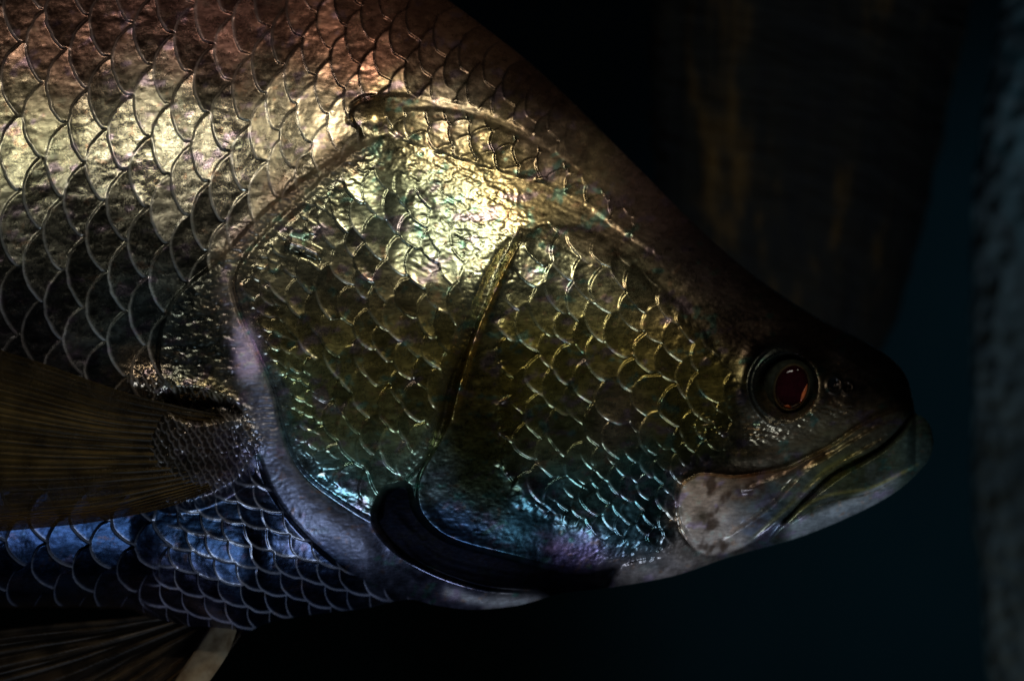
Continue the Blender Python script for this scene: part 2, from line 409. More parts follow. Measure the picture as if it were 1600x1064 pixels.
# ------------------------------------------------------------------ skin pigment with some painted light and shade, laid out over the body
CP = [ # u, v, reach, rgb (skin tint; highlight band painted lighter, forehead and snout shade darker)
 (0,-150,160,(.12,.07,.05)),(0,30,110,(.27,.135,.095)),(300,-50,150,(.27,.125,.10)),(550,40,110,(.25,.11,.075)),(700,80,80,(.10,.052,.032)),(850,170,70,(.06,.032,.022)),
 (-300,200,200,(.55,.50,.33)),(0,210,80,(.42,.41,.25)),(250,200,80,(.50,.47,.32)),(460,190,70,(.58,.52,.36)),
 (0,390,100,(.22,.22,.17)),(200,390,100,(.22,.21,.16)),(330,300,80,(.42,.38,.28)),(0,520,90,(.16,.15,.16)),(230,480,60,(.22,.30,.30)),
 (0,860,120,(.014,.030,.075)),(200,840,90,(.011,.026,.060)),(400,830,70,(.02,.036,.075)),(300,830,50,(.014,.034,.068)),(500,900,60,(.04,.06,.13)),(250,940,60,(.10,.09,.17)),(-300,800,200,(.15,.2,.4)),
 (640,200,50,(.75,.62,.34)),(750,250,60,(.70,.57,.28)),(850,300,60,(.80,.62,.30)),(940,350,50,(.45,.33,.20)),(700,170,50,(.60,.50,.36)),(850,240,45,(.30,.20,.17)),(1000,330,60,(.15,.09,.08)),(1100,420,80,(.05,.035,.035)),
 (600,280,60,(.42,.47,.30)),(680,350,60,(.50,.58,.40)),(500,360,60,(.40,.40,.26)),(430,450,60,(.36,.33,.20)),(550,500,90,(.34,.29,.16)),(620,600,80,(.30,.27,.13)),(510,600,60,(.28,.32,.20)),
 (445,600,30,(.50,.72,.62)),(460,690,30,(.30,.50,.46)),(520,760,36,(.18,.38,.42)),(600,720,60,(.26,.40,.30)),(650,700,40,(.34,.42,.28)),
 (750,600,50,(.20,.15,.03)),(740,690,50,(.10,.085,.018)),(750,760,50,(.08,.10,.035)),(830,810,50,(.05,.14,.18)),(720,830,50,(.035,.07,.15)),(880,860,40,(.14,.10,.22)),(870,845,14,(.45,.25,.42)),(682,750,24,(.17,.22,.25)),
 (850,430,60,(.52,.54,.34)),(950,470,60,(.48,.46,.26)),(1040,500,50,(.62,.48,.28)),(850,560,80,(.28,.25,.10)),(1000,570,70,(.28,.24,.10)),(900,680,60,(.22,.26,.16)),(960,640,40,(.36,.28,.30)),
 (900,770,40,(.17,.34,.29)),(1000,780,50,(.12,.28,.26)),(1000,840,40,(.12,.22,.28)),(1090,620,50,(.30,.25,.10)),(1100,700,50,(.13,.14,.06)),
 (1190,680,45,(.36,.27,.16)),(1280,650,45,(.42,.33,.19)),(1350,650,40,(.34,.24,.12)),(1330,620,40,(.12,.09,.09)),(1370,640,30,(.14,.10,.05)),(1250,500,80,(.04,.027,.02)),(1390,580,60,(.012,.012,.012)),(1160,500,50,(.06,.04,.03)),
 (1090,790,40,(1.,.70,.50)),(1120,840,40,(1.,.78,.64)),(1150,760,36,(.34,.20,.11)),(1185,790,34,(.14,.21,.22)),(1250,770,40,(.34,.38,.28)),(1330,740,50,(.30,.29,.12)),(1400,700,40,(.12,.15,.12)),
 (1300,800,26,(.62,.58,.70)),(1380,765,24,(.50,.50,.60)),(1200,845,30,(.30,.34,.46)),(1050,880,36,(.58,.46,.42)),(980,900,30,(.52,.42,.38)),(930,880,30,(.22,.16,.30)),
 (420,600,20,(.24,.22,.26)),(430,720,40,(.20,.20,.27)),(500,810,40,(.24,.24,.34)),(600,880,40,(.20,.21,.32)),(700,925,30,(.34,.32,.50)),(800,942,25,(.66,.58,.60)),
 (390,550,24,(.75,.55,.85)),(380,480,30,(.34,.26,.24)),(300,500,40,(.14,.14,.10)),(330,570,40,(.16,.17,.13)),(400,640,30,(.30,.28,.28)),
 (230,560,30,(.36,.24,.14)),(330,620,30,(.50,.36,.14)),(330,710,45,(.085,.06,.05)),(372,720,22,(.12,.10,.17)),(260,720,45,(.05,.038,.018)),
 (450,300,30,(.32,.21,.15)),(530,250,26,(.36,.24,.16)),(585,180,20,(.62,.46,.20)),(380,370,24,(.26,.17,.18)),
]
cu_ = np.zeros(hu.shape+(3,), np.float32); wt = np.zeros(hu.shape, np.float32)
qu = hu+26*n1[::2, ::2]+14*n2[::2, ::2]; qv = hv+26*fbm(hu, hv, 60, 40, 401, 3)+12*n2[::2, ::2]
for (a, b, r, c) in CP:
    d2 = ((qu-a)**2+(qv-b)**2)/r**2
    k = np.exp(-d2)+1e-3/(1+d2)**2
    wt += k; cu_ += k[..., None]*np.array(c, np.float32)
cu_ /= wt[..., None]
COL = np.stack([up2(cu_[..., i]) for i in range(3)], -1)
# slot under the gill cover painted near-black for its shade, the smooth flap
def tint(m, c, k=1.0):
    global COL
    m = (m*k)[..., None]; COL = COL*(1-m)+np.array(c, np.float32)*m
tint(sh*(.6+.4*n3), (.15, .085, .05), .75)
tint(stroke([(446, 378), (470, 385), (502, 399)], 5), (.55, .45, .42), .8)
_hz = np.clip(np.maximum(mc, mos)*sstep(760, 640, gv)*sstep(430, 540, gv), 0, 1)[..., None]; COL = COL*(1-_hz)+COL*np.array((1.04, .98, .62), np.float32)*_hz
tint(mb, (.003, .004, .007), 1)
tint(stroke([(700, 925), (760, 940), (838, 941)], 9, 4, False)*sstep(870, 850, gu), (.90, .84, .86), .85)  # highlight on the flap tip, painted into the colour
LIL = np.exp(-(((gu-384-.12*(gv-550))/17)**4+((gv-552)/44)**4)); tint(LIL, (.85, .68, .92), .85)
tint(sstep(-2, 5, JAW)*(.8+.2*n1), (.15, .18, .09), .8)
tint(sstep(10, -2, (bot(gu[0])[None, :]-gv)-24)*sstep(1215, 1250, gu)*sstep(1425, 1370, gu)*sstep(-2, 5, JAW), (.56, .58, .58), .9)
tint(sstep(-2, 5, JAW)*sstep(1380, 1430, gu), (.09, .14, .12), .8)
tint(np.clip(1.3*fl*mem*sstep(560, 640, gv)*sstep(780, 700, gu), 0, 1), (.22, .23, .33), .85)
tint(stroke([(810, 385), (790, 420), (765, 480), (742, 540), (722, 610), (708, 660)], 5), (.85, .55, .14), .9)
tint(sstep(-10, 6, dR+4*n2), (.03, .02, .012), .8)  # shade in the pit above the fin base, painted dark
tint(np.exp(-(((gu-1098)/13)**2+((gv-807)/14)**2)), (.10, .07, .03), .9)
tint(stroke([(1150, 745), (1200, 742), (1250, 730), (1300, 700)], 9), (.30, .10, .03), .6)
tint(stroke([(1230, 818), (1262, 788), (1300, 772), (1360, 762), (1416, 735), (1436, 724)], 2.5), (.75, .62, .18), .8)
tint(stroke([(1165, 850), (1215, 806), (1255, 768), (1290, 735), (1340, 706)], 4), (.50, .42, .10), .6)
tint(np.exp(-(((gu-1302)/6)**2+((gv-600)/9)**2)), (.34, .33, .36), .9)
COL = COL*(1+0.20*SID[..., None]+0.30*n2[..., None]+0.2*n1[..., None]+.30*n3[..., None])
UND = sstep(10, -2, (bot(gu[0])[None, :]-gv)-24)*sstep(1215, 1250, gu)*sstep(1425, 1370, gu)*sstep(-2, 5, JAW)+np.exp(-(((gu-1030)/75)**2+((gv-892)/26)**2))
UND = np.clip(UND, 0, 1)
tint(np.exp(-((re-54)/10)**2)*sstep(1260, 1190, gu), (.16, .19, .17), .8)  # highlight on the left of the eye ring, painted in
bl = sstep(.05, .5, fbm(gu, gv, 26, 18, 877, 3))*mm*sstep(1230, 1170, gu); tint(bl, (.13, .07, .04), .9)
tint(sstep(-.1, .4, fbm(gu, gv, 20, 12, 878, 3))*UND*sstep(1150, 1080, gu), (.10, .07, .05), .6)
# purple, teal and rust flecks of the guanine layer
f1 = sstep(.25, .6, fbm(gu, gv, 30, 16, 501, 3)); f2 = sstep(.3, .65, fbm(gu, gv, 22, 14, 601, 3)); f3 = sstep(.35, .7, fbm(gu, gv, 14, 9, 701, 3))
COL = COL*(1-.5*f1[..., None])+.5*f1[..., None]*COL.mean(-1, keepdims=True)*np.array((1.35, .9, 1.4), np.float32)
f2 = f2*np.clip(hd-mem, .15, 1)*(1-mm)*(1-UND)
COL = COL*(1-.6*f2[..., None])+.6*f2[..., None]*COL.mean(-1, keepdims=True)*np.array((.5, 1.45, 1.15), np.float32)
COL = COL*(1-.45*f3[..., None])+.45*f3[..., None]*COL.mean(-1, keepdims=True)*np.array((1.7, .9, .5), np.float32)
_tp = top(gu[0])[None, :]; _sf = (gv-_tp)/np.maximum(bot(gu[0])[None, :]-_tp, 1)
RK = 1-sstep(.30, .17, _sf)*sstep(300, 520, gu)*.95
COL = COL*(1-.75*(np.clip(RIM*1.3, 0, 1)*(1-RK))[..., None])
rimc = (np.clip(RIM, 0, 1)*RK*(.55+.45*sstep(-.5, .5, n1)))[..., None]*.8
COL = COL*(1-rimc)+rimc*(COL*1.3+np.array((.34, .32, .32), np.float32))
COL = np.clip(COL, .004, .95)
ROUGH = np.clip(.26+.07*fo*mo+.25*mb+.22*np.clip(fl*mem, 0, 1)+.02*mp*(1-mc)*sstep(430, 560, gv)*sstep(1000, 900, gu)+.12*sh+.05*SID+.08*n2-.08*np.clip(RIM, 0, 1)+.03*(1-mo)*hd*(1-mc)*(1-mp*0), .2, .75)
# ------------------------------------------------------------------ fish body mesh
def link(o, parent=None):
    scene.collection.objects.link(o)
    if parent: o.parent = parent
    return o
def mesh_grid(name, V, nr, nc, closed_rows=True, mat=None, parent=None, cols=None):
    """V: (nr*nc,3); rows wrap when closed_rows"""
    idx = np.arange(nr*nc).reshape(nr, nc)
    if closed_rows: a = idx; b = np.roll(idx, -1, 0)
    else: a = idx[:-1]; b = idx[1:]
    q = np.stack([a[:, :-1], a[:, 1:], b[:, 1:], b[:, :-1]], -1).reshape(-1, 4)
    return mesh_np(name, V, q, mat, parent, cols)
def mesh_np(name, V, q, mat=None, parent=None, cols=None, flip=False):
    me = bpy.data.meshes.new(name)
    if flip: q = q[:, ::-1]
    me.vertices.add(len(V)); me.vertices.foreach_set('co', np.asarray(V, np.float32).ravel())
    me.loops.add(q.size); me.loops.foreach_set('vertex_index', np.ascontiguousarray(q, dtype=np.int32).ravel())
    me.polygons.add(len(q)); me.polygons.foreach_set('loop_start', np.arange(0, q.size, 4, dtype=np.int32))
    me.polygons.foreach_set('use_smooth', np.ones(len(q), bool))
    me.update(calc_edges=True); me.validate()
    if cols:
        for k, c in cols.items():
            at = me.attributes.new(k, 'FLOAT_COLOR', 'POINT')
            c4 = np.ones((len(V), 4), np.float32); c4[:, :c.shape[1]] = c; at.data.foreach_set('color', c4.ravel())
    if mat: me.materials.append(mat)
    return link(bpy.data.objects.new(name, me), parent)

class NT:
    def __init__(s, name):
        s.m = bpy.data.materials.new(name); s.m.use_nodes = True; s.t = s.m.node_tree; s.n = s.t.nodes; s.b = s.n['Principled BSDF']
    def add(s, typ, **kw):
        o = s.n.new(typ)
        for k, v in kw.items():
            if k.startswith('i_'): o.inputs[k[2:].replace('_', ' ')].default_value = v
            else: setattr(o, k, v)
        return o
    def l(s, a, b): s.t.links.new(a, b)
def attr(N, name):
    a = N.add('ShaderNodeAttribute'); a.attribute_name = name; return a

def skin_material():
    N = NT('fish_skin')
    a = attr(N, 'pigment'); b = attr(N, 'surface'); sp = N.add('ShaderNodeSeparateColor'); N.l(b.outputs['Color'], sp.inputs[0])
    tc = N.add('ShaderNodeTexCoord')
    n = N.add('ShaderNodeTexNoise', i_Scale=900.0, i_Detail=5.0, i_Roughness=.65); N.l(tc.outputs['Object'], n.inputs['Vector'])
    mp = N.add('ShaderNodeMapping'); mp.inputs['Scale'].default_value = (160, 160, 620); mp.inputs['Rotation'].default_value = (0, .5, 0)
    N.l(tc.outputs['Object'], mp.inputs['Vector'])
    n2 = N.add('ShaderNodeTexNoise', i_Scale=1.6, i_Detail=6.0, i_Roughness=.7); N.l(mp.outputs[0], n2.inputs['Vector'])
    mx = N.add('ShaderNodeMath', operation='ADD'); mq = N.add('ShaderNodeMath', operation='MULTIPLY'); N.l(n.outputs['Fac'], mq.inputs[0]); mq.inputs[1].default_value = .35; N.l(mq.outputs[0], mx.inputs[0]); N.l(n2.outputs['Fac'], mx.inputs[1])
    bp = N.add('ShaderNodeBump', i_Strength=.17, i_Distance=.00025); N.l(mx.outputs[0], bp.inputs['Height']); N.l(bp.outputs[0], N.b.inputs['Normal'])
    # fine mottling of the pigment
    cr_ = N.add('ShaderNodeMapRange'); N.l(n2.outputs['Fac'], cr_.inputs[0]); cr_.inputs[1].default_value = .3; cr_.inputs[2].default_value = .7; cr_.inputs[3].default_value = .62; cr_.inputs[4].default_value = 1.35
    mu = N.add('ShaderNodeVectorMath', operation='SCALE'); N.l(a.outputs['Color'], mu.inputs[0]); N.l(cr_.outputs[0], mu.inputs['Scale'])
    N.l(mu.outputs[0], N.b.inputs['Base Color'])
    rr = N.add('ShaderNodeMath', operation='MULTIPLY_ADD'); N.l(n.outputs['Fac'], rr.inputs[0]); rr.inputs[1].default_value = .22; N.l(sp.outputs[0], rr.inputs[2])
    r2 = N.add('ShaderNodeMath', operation='SUBTRACT'); N.l(rr.outputs[0], r2.inputs[0]); r2.inputs[1].default_value = .11; N.l(r2.outputs[0], N.b.inputs['Roughness'])
    N.l(sp.outputs[1], N.b.inputs['Metallic'])
    N.b.inputs['Specular IOR Level'].default_value = .5
    return N.m
M_skin = skin_material()

fish = bpy.data.objects.new('fish', None); link(fish)
fish.location = P3(500, 500)
fish['label'] = 'large silvery bronze fish with gold cheek, red eye and overlapping scales, facing right'
fish['category'] = 'fish'
from mathutils import Matrix
INV = -np.array(fish.location)

METAL = np.clip(.97-.09*np.maximum(mc, mo)*sstep(820, 700, gv)-.25*sstep(60, -60, gv-0.75*(gu-550))*0+.07*mb-.40*np.clip(fl*mem, 0, 1)-.85*mm*sstep(1250, 1130, gu)-.28*sstep(1140, 1240, gu)*sstep(600, 650, gv)-.5*stroke([(700, 925), (760, 940), (838, 941)], 9, 4, False)-.85*UND-.45*sstep(-2, 5, JAW)*sstep(1370, 1410, gu)-.75*LIL-.2*ml-.45*sh, .05, 1.0)
# bronze back is more matte
tpr = top(gu[0])[None, :]; sfrac = np.clip((gv-tpr)/np.maximum(bot(gu[0])[None, :]-tpr, 1), 0, 1)
back = sstep(.27, .10, sfrac)
METAL = METAL*(1-.28*back); METAL = METAL*(1-.75*np.clip(RIM, 0, 1)*RK)
uc = np.r_[np.arange(-2080, -560, 26.), np.arange(-560, -30, 5.), np.arange(-30, 1380, 1.45), np.arange(1380, 1450, 1.0), np.linspace(1450, 1458.8, 22)]
nN, nF = 760, 90
th1 = (1-np.cos(np.linspace(0, math.pi, nN)))/2; tn = np.linspace(0, 1, nN); tn = .8*tn+.2*th1
tf = (1-np.cos(np.linspace(0, math.pi, nF+2)[1:-1]))/2; tf = tf[::-1]
tpc, btc = top(uc), bot(uc)
Un = np.repeat(uc[None], nN, 0); Vn = tpc+(btc-tpc)*tn[:, None]
hb = base_h(Un, Vn)
rx, ry = Un-U0, Vn-V0
det = bil(H, rx, ry)*sstep(-500, -300, Un)
edgef = np.clip(hb/45, 0, 1)
snf = sstep(1459, 1435, Un)
hn = hb+det*edgef*(.25+.75*snf)
hn = np.where(hb <= 0, 0, np.maximum(hn, hb*.3))
kk = (D-hn*S)/D
X = (Un-800)*S*kk; Y = -hn*S; Z = (532-Vn)*S*kk
Uf = np.repeat(uc[None], nF, 0); Vf = tpc+(btc-tpc)*tf[:, None]; hf = base_h(Uf, Vf); kf = (D-hf*S)/D
Vall = np.concatenate([np.stack([X, Y, Z], -1), np.stack([(Uf-800)*S*kf, hf*S, (532-Vf)*S*kf], -1)], 0).reshape(-1, 3)
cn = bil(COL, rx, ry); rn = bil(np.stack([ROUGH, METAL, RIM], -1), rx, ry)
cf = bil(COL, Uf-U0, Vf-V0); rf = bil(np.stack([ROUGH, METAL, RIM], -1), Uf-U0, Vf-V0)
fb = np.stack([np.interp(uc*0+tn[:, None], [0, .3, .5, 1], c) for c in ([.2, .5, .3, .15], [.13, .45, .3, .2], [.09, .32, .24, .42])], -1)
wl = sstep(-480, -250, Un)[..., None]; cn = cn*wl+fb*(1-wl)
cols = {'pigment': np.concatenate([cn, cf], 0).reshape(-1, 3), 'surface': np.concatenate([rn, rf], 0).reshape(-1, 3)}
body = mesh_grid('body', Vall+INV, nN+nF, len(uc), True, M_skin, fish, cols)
# close the tail root
me = body.data

def surf_h(u, v):
    u = np.asarray(u, float); v = np.asarray(v, float)
    return base_h(u, v)+bil(blur(H, 0), u-U0, v-V0)

# ------------------------------------------------------------------ fins
def fin_material(name, ray, mem_c, alpha):
    N = NT(name)
    a = attr(N, 'ray'); sp = N.add('ShaderNodeSeparateColor'); N.l(a.outputs['Color'], sp.inputs[0])
    mx = N.add('ShaderNodeMix', data_type='RGBA'); N.l(sp.outputs[0], mx.inputs[0]); mx.inputs[6].default_value = (*mem_c, 1); mx.inputs[7].default_value = (*ray, 1)
    tc = N.add('ShaderNodeTexCoord'); n = N.add('ShaderNodeTexNoise', i_Scale=90., i_Detail=6.); N.l(tc.outputs['Object'], n.inputs[0])
    mr = N.add('ShaderNodeMapRange'); N.l(n.outputs['Fac'], mr.inputs[0]); mr.inputs[1].default_value = .3; mr.inputs[2].default_value = .7; mr.inputs[3].default_value = .4; mr.inputs[4].default_value = 1.5
    sc = N.add('ShaderNodeVectorMath', operation='SCALE'); N.l(mx.outputs[2], sc.inputs[0]); N.l(mr.outputs[0], sc.inputs['Scale'])
    N.l(sc.outputs[0], N.b.inputs['Base Color']); N.b.inputs['Roughness'].default_value = .42
    N.b.inputs['Specular IOR Level'].default_value = .1
    am = N.add('ShaderNodeMapRange'); N.l(sp.outputs[0], am.inputs[0]); am.inputs[3].default_value = alpha; am.inputs[4].default_value = 1.0
    N.l(am.outputs[0], N.b.inputs['Alpha'])
    n4 = N.add('ShaderNodeTexNoise', i_Scale=350., i_Detail=4.); N.l(tc.outputs['Object'], n4.inputs[0])
    bp = N.add('ShaderNodeBump', i_Strength=.5, i_Distance=.0004); N.l(n4.outputs['Fac'], bp.inputs['Height']); N.l(bp.outputs[0], N.b.inputs['Normal'])
    return N.m
M_fin = fin_material('amber_fin', (.115, .070, .020), (.026, .017, .006), .70)
M_fin2 = fin_material('dusky_fin', (.13, .07, .028), (.018, .013, .009), .7)

def fin(name, rays, hroot, htip, nrays, mat, parent, nl=150, nw=340, amp=2.4, thick=3.0, side=1, branch=True):
    """rays: list of polylines (same point count) from root to tip in photograph pixels"""
    R = np.array([smoothpath(r, 8) for r in rays]); m = R.shape[1]
    wsrc = np.linspace(0, 1, len(rays)); wd = np.linspace(0, 1, nw); ld = np.linspace(0, 1, nl)
    # interpolate across rays smoothly, then along
    G = np.zeros((nw, m, 2))
    for k in range(m):
        for c in range(2): G[:, k, c] = mono(list(zip(wsrc, R[:, k, c])), wd)
    G2 = np.zeros((nw, nl, 2)); ls = np.linspace(0, 1, m)
    for i in range(nw):
        for c in range(2): G2[i, :, c] = np.interp(ld, ls, G[i, :, c])
    W, L = np.meshgrid(wd, ld, indexing='ij')
    jit = .10*vnoise(W*300, L*60, 60, 40, 17)
    ph = W*nrays+jit
    r1 = np.abs(np.cos(math.pi*ph))**3
    r2 = np.abs(np.cos(math.pi*ph*2+.3))**4; r4 = np.abs(np.cos(math.pi*ph*4+.7))**3
    r = np.maximum(r1*(1-.35*sstep(.3, .6, L)), np.maximum(r2*sstep(.25, .5, L), r4*.7*sstep(.5, .75, L))) if branch else r1
    seg = 1+.15*np.sin(L*260)*sstep(.2, .4, L)
    h = hroot+(htip-hroot)*L**1.3+6*np.sin(W*7+1)*L
    hf_ = h+r*amp*seg*(1-.5*L)+.4*vnoise(W*300, L*300, 6, 30, 3)
    hb_ = h-thick*(1-.7*L)-r*amp*.6
    def to3(hh):
        k = (D-hh*S)/D
        return np.stack([(G2[..., 0]-800)*S*k, -hh*S*side, (532-G2[..., 1])*S*k], -1)
    A = to3(hf_); B = to3(hb_)[::-1]
    VV = np.concatenate([A, B], 0)
    band = np.clip(.62+.75*fbm(W*300, L*120, 22, 160, 77, 3), .1, 1.25); rr_ = r*band; rc = np.concatenate([rr_, rr_[::-1]], 0)
    return mesh_grid(name, VV.reshape(-1, 3)+INV, 2*nw, nl, True, mat, parent, {'ray': np.stack([rc]*3, -1).reshape(-1, 3)})

pec = fin('pectoral_fin', [
    [(352, 650), (270, 632), (180, 608), (80, 572), (-20, 540), (-130, 500)],
    [(350, 672), (265, 665), (170, 655), (70, 632), (-50, 600), (-200, 545)],
    [(345, 700), (260, 705), (160, 702), (50, 695), (-80, 680), (-240, 650)],
    [(340, 730), (255, 745), (160, 755), (60, 762), (-50, 765), (-200, 760)],
    [(335, 752), (250, 775), (170, 796), (90, 806), (0, 814), (-110, 818)],
    [(330, 765), (275, 788), (220, 802), (150, 815), (70, 824), (-30, 832)]], 292, 345, 19, M_fin, fish, amp=1.7)
spec = [[(376, 984), (345, 1030), (300, 1080), (240, 1150)],
        [(350, 984), (300, 1030), (230, 1090), (140, 1160)],
        [(315, 980), (240, 1020), (140, 1080), (20, 1140)],
        [(280, 974), (190, 1005), (80, 1040), (-70, 1080)],
        [(245, 966), (150, 978), (40, 990), (-100, 1010)]]
spec[0] = [(380, 984), (350, 1025), (305, 1082), (240, 1160)]
pel = fin('pelvic_fin', spec, 62, 110, 6, M_fin2, fish, nl=120, nw=240, amp=3.0)
pel2 = fin('pelvic_fin', spec, 62, 110, 6, M_fin2, fish, nl=40, nw=90, amp=5.0, side=-1)
# leading spine of the pelvic fin: pale, flattened and striped
def tube(name, path, rad, mat, parent, flat=1.0, nseg=14, sub=8):
    p = smoothpath(path, sub); n = len(p); V = []
    rad = np.interp(np.linspace(0, 1, n), np.linspace(0, 1, len(rad)), rad)
    for i in range(n):
        t = p[min(i+1, n-1)]-p[max(i-1, 0)]; t = t/np.linalg.norm(t); nrm = np.cross(t, (0, 1, 0)); nrm /= np.linalg.norm(nrm); b = np.cross(t, nrm)
        for k in range(nseg):
            a = 2*math.pi*k/nseg; q = 1+.07*math.cos(5*a+.4*math.sin(i*.3)); V.append(p[i]+nrm*math.cos(a)*rad[i]*q+b*math.sin(a)*rad[i]*flat*q)
    V = np.array(V).reshape(n, nseg, 3).transpose(1, 0, 2).reshape(-1, 3)
    return mesh_grid(name, V+INV, nseg, n, True, mat, parent)
N = NT('fin_spine'); tc = N.add('ShaderNodeTexCoord'); n = N.add('ShaderNodeTexNoise', i_Scale=140., i_Detail=6.); N.l(tc.outputs['Object'], n.inputs[0])
rp = N.add('ShaderNodeValToRGB'); N.l(n.outputs['Fac'], rp.inputs[0]); rp.color_ramp.elements[0].position = .35; rp.color_ramp.elements[0].color = (.16, .10, .05, 1); rp.color_ramp.elements[1].position = .65; rp.color_ramp.elements[1].color = (.36, .27, .16, 1)
N.l(rp.outputs[0], N.b.inputs['Base Color']); N.b.inputs['Roughness'].default_value = .35; M_spine = N.m
sp_path = [P3(352, 972, 74), P3(334, 1010, 82), P3(298, 1064, 92), P3(258, 1118, 98), P3(226, 1170, 100)]
spn = tube('fin_spine', [np.array(p) for p in sp_path], [19*S, 23*S, 22*S, 15*S, 3*S], M_spine, pel, flat=.45, nseg=40)
# fins outside the picture
def flatfin(name, rays, nrays, mat, nw=160):
    return fin(name, rays, 5, 2, nrays, mat, fish, nl=40, nw=nw, amp=2.5, thick=8)
flatfin('dorsal_fin', [[(330, -170), (300, -230), (280, -280)], [(180, -215), (90, -330), (20, -440)], [(-100, -260), (-220, -380), (-320, -470)], [(-450, -240), (-560, -330), (-640, -370)], [(-900, -110), (-1020, -240), (-1120, -330)], [(-1400, 90), (-1520, 20), (-1600, -20)]], 20, M_fin, 260)
flatfin('anal_fin', [[(-900, 830), (-940, 920), (-960, 1000)], [(-1100, 760), (-1180, 880), (-1240, 980)], [(-1350, 680), (-1450, 740), (-1520, 790)]], 9, M_fin)
flatfin('tail_fin', [[(-2040, 265), (-2250, 160), (-2450, 80)], [(-2060, 320), (-2330, 270), (-2620, 240)], [(-2065, 370), (-2340, 370), (-2680, 370)], [(-2060, 420), (-2330, 460), (-2620, 500)], [(-2040, 470), (-2250, 560), (-2450, 650)]], 16, M_fin)

# ------------------------------------------------------------------ eye
def simple(name, col, rough=.4, metal=0., **kw):
    N = NT(name); N.b.inputs['Base Color'].default_value = (*col, 1); N.b.inputs['Roughness'].default_value = rough; N.b.inputs['Metallic'].default_value = metal
    tc = N.add('ShaderNodeTexCoord'); n = N.add('ShaderNodeTexNoise', i_Scale=kw.get('ns', 400.), i_Detail=5.); N.l(tc.outputs['Object'], n.inputs[0])
    mr = N.add('ShaderNodeMapRange'); N.l(n.outputs['Fac'], mr.inputs[0]); mr.inputs[1].default_value = .3; mr.inputs[2].default_value = .7; mr.inputs[3].default_value = kw.get('lo', .6); mr.inputs[4].default_value = 1.3
    rg = N.add('ShaderNodeRGB'); rg.outputs[0].default_value = (*col, 1)
    s_ = N.add('ShaderNodeVectorMath', operation='SCALE'); N.l(rg.outputs[0], s_.inputs[0]); N.l(mr.outputs[0], s_.inputs['Scale']); N.l(s_.outputs[0], N.b.inputs['Base Color'])
    if kw.get('bump'):
        bp = N.add('ShaderNodeBump', i_Strength=kw['bump'], i_Distance=kw.get('bd', .002)); N.l(n.outputs['Fac'], bp.inputs['Height']); N.l(bp.outputs[0], N.b.inputs['Normal'])
    return N.m
he = float(base_h(np.array([EU*1.]), np.array([EV*1.]))[0])
EC = np.array(P3(EU+3, EV, he-30))
def ellipsoid(name, c, rx_, ry_, rz_, mat, parent, rot=0, seg=48, rings=32, cut=None):
    th = np.linspace(0, 2*math.pi, seg, endpoint=False); ph = np.linspace(1e-3, math.pi-1e-3, rings)
    T, Pq = np.meshgrid(th, ph, indexing='ij')
    x = np.sin(Pq)*np.cos(T)*rx_; z = np.sin(Pq)*np.sin(T)*rz_; y = -np.cos(Pq)*ry_
    c_, s_ = math.cos(rot), math.sin(rot); x, z = x*c_-z*s_, x*s_+z*c_
    V = np.stack([x, y, z], -1).reshape(-1, 3)+c
    return mesh_grid(name, V+INV, seg, rings, True, mat, parent)
M_ball = simple('eye_ball', (.050, .056, .040), .22)
M_iris = simple('iris_rim', (.16, .12, .06), .35, .5)
M_pup = simple('pupil_maroon', (.030, .004, .006), .06, lo=.8)
M_shine = simple('eyeshine_orange', (1.0, .22, .06), .25, ns=900, lo=.7)
eye = ellipsoid('eye', EC, 46*S, 42*S, 47*S, M_ball, fish)
PC = np.array(P3(EU+9, EV+2, he+9))
iris = ellipsoid('iris', PC-np.array((0, -2*S, 0)), 28*S, 9*S, 37*S, M_iris, eye, rot=-.22)
pup = ellipsoid('pupil', PC-np.array((0, 2*S, 0)), 25*S, 10*S, 34*S, M_pup, eye, rot=-.22)
def crescent(name, a0, a1, wid, parent):
    n = 40; V = []
    for i in range(n):
        t = i/(n-1); a = a0+(a1-a0)*t; wv = wid*math.sin(math.pi*t)+.3
        for (k, dy) in ((0, 0), (1, 0), (1, -1.6), (0, -1.6)):
            r = 1-(wv/24)*(1-k)
            x = 23*r*math.cos(a); z = 32*r*math.sin(a)
            nn = math.sqrt(max(1-(x/24)**2-(z/33)**2, 0))
            y = -(2+10*nn)+(0.6 if dy == 0 else -1.8)
            c_, s_ = math.cos(-.22), math.sin(-.22); V.append(PC+np.array((x*c_-z*s_, y, x*s_+z*c_))*S)
    V = np.array(V).reshape(n, 4, 3).transpose(1, 0, 2).reshape(-1, 3)
    return mesh_grid(name, V+INV, 4, n, True, M_shine, parent)
crescent('eyeshine', math.radians(-42), math.radians(20), 5.5, eye)
crescent('eyeshine', math.radians(-105), math.radians(-75), 3.0, eye)

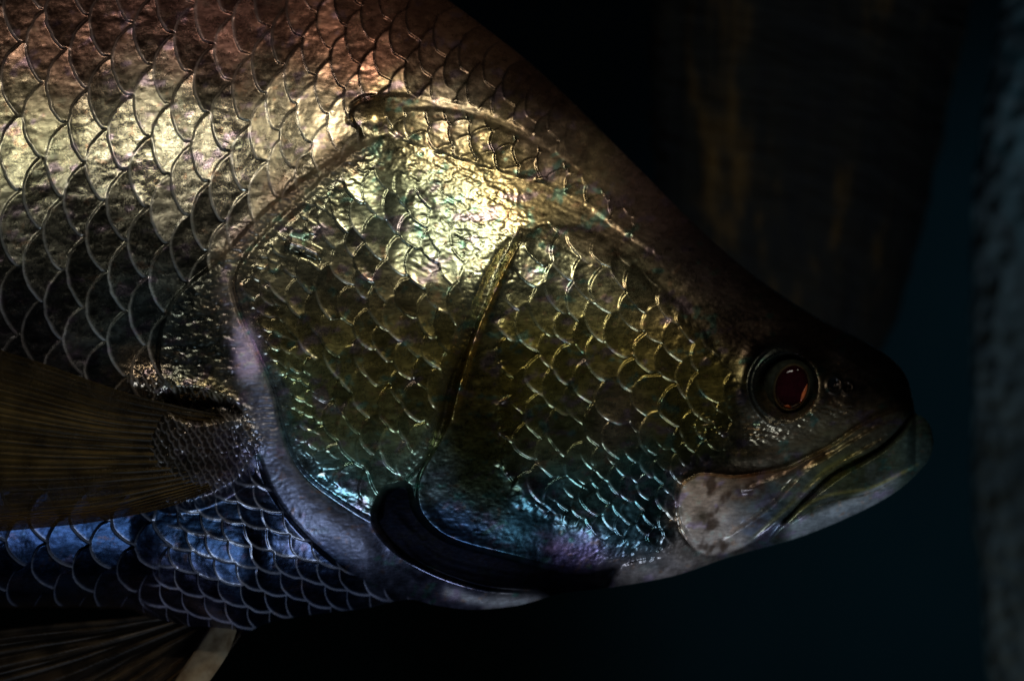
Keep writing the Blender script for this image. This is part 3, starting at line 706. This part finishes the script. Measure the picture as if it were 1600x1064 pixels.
# ------------------------------------------------------------------ background: dark timber, pale pitted rock, tank wall
def column(name, cu, cy, w0, w1, vtop, vbot, cu2, mat, seed, amp, nz=260, na=220, vertical=True, flat=1.0):
    """upright irregular column standing at depth cy, traced at its own distance"""
    k = (D+cy)/D; V = []
    t = np.linspace(0, 1, nz); a = np.linspace(0, 2*math.pi, na, endpoint=False)
    T, A = np.meshgrid(t, a, indexing='ij')
    vv = vtop+(vbot-vtop)*T
    cx = np.interp(T, np.linspace(0, 1, len(cu2)), cu2); wv = np.interp(T, np.linspace(0, 1, len(w0)), w0)
    X_ = np.cos(A)*6; Y_ = np.sin(A)*6
    if vertical: nz_ = fbm(A/(2*math.pi)*400, vv, 26, 420, seed, 4, .55)+.5*fbm(A/(2*math.pi)*400, vv, 9, 200, seed+9, 3)
    else: nz_ = fbm(A/(2*math.pi)*700, vv, 70, 110, seed, 5, .6)
    # make the seam periodic
    wgt = np.clip(A/(2*math.pi)*6-5, 0, 1); nz_ = nz_*(1-wgt)+nz_[:, :1]*wgt
    r = wv*(1+amp*nz_)
    x = (cx-800+np.cos(A)*r)*S*k; y = cy+np.sin(A)*r*S*k*flat; z = (532-vv)*S*k
    V = np.stack([x, y, z], -1)
    caps = np.repeat(V[:1].mean(1, keepdims=True), na, 1); cape = np.repeat(V[-1:].mean(1, keepdims=True), na, 1)
    V = np.concatenate([caps, V, cape], 0).transpose(1, 0, 2)
    o = mesh_grid(name, V.reshape(-1, 3), na, nz+2, True, mat)
    return o
N = NT('wet_timber'); tc = N.add('ShaderNodeTexCoord'); mp = N.add('ShaderNodeMapping'); mp.inputs['Scale'].default_value = (34, 34, 5.0); N.l(tc.outputs['Object'], mp.inputs[0])
n = N.add('ShaderNodeTexNoise', i_Scale=1.3, i_Detail=8., i_Roughness=.65); N.l(mp.outputs[0], n.inputs[0])
rp = N.add('ShaderNodeValToRGB'); N.l(n.outputs['Fac'], rp.inputs[0]); e = rp.color_ramp.elements; e[0].position = .42; e[0].color = (.006, .005, .003, 1); e[1].position = .72; e[1].color = (.17, .085, .012, 1)
x_ = e.new(.56); x_.color = (.016, .012, .004, 1)
N.l(rp.outputs[0], N.b.inputs['Base Color']); N.b.inputs['Roughness'].default_value = .8
bp = N.add('ShaderNodeBump', i_Strength=.8, i_Distance=.01); N.l(n.outputs['Fac'], bp.inputs['Height']); N.l(bp.outputs[0], N.b.inputs['Normal']); M_wood = N.m
post = column('timber_post', 0, .42, [285, 262, 240, 215, 150, 30], 0, -250, 700, [1300, 1275, 1250, 1235, 1245, 1260], M_wood, 21, .05)
post['label'] = 'dark brown upright timber trunk with streaked grain behind the fish head'; post['category'] = 'timber post'

N = NT('pitted_rock'); tc = N.add('ShaderNodeTexCoord')
n = N.add('ShaderNodeTexNoise', i_Scale=9., i_Detail=9., i_Roughness=.6); N.l(tc.outputs['Object'], n.inputs[0])
vo = N.add('ShaderNodeTexVoronoi', i_Scale=70.); N.l(tc.outputs['Object'], vo.inputs['Vector'])
rp = N.add('ShaderNodeValToRGB'); N.l(n.outputs['Fac'], rp.inputs[0]); e = rp.color_ramp.elements; e[0].position = .35; e[0].color = (.05, .08, .085, 1); e[1].position = .68; e[1].color = (.42, .56, .56, 1)
N.l(rp.outputs[0], N.b.inputs['Base Color']); N.b.inputs['Roughness'].default_value = .85
bp = N.add('ShaderNodeBump', i_Strength=1., i_Distance=.012); N.l(vo.outputs[0], bp.inputs['Height']); N.l(bp.outputs[0], N.b.inputs['Normal']); M_rock = N.m
rock = column('rock_column', 0, .60, [40, 70, 105, 120, 118, 90, 50], 0, -260, 1350, [1650, 1640, 1630, 1640, 1640, 1640, 1660], M_rock, 63, .10, vertical=False)
rock['label'] = 'pale blue grey pitted rock column standing blurred at the right edge'; rock['category'] = 'rock'

def box(name, lo, hi, mat):
    x0, y0, z0 = lo; x1, y1, z1 = hi
    V = np.array([(x0, y0, z0), (x1, y0, z0), (x1, y1, z0), (x0, y1, z0), (x0, y0, z1), (x1, y0, z1), (x1, y1, z1), (x0, y1, z1)])
    q = np.array([(0, 3, 2, 1), (4, 5, 6, 7), (0, 1, 5, 4), (1, 2, 6, 5), (2, 3, 7, 6), (3, 0, 4, 7)])
    o = mesh_np(name, V, q, mat); o.data.polygons.foreach_set('use_smooth', np.zeros(6, bool)); return o
M_wall = simple('tank_blue', (.003, .021, .023), .9, ns=2.5, lo=.5)
wall = box('wall', (-2.5, 1.3, -1.6), (2.5, 1.36, 1.8), M_wall); wall['kind'] = 'structure'
M_floor = simple('tank_gravel', (.06, .09, .10), .95, ns=30, lo=.4, bump=1., bd=.01)
flo = box('ground', (-2.5, -2.2, -1.55), (2.5, 1.3, -1.5), M_floor); flo['kind'] = 'structure'
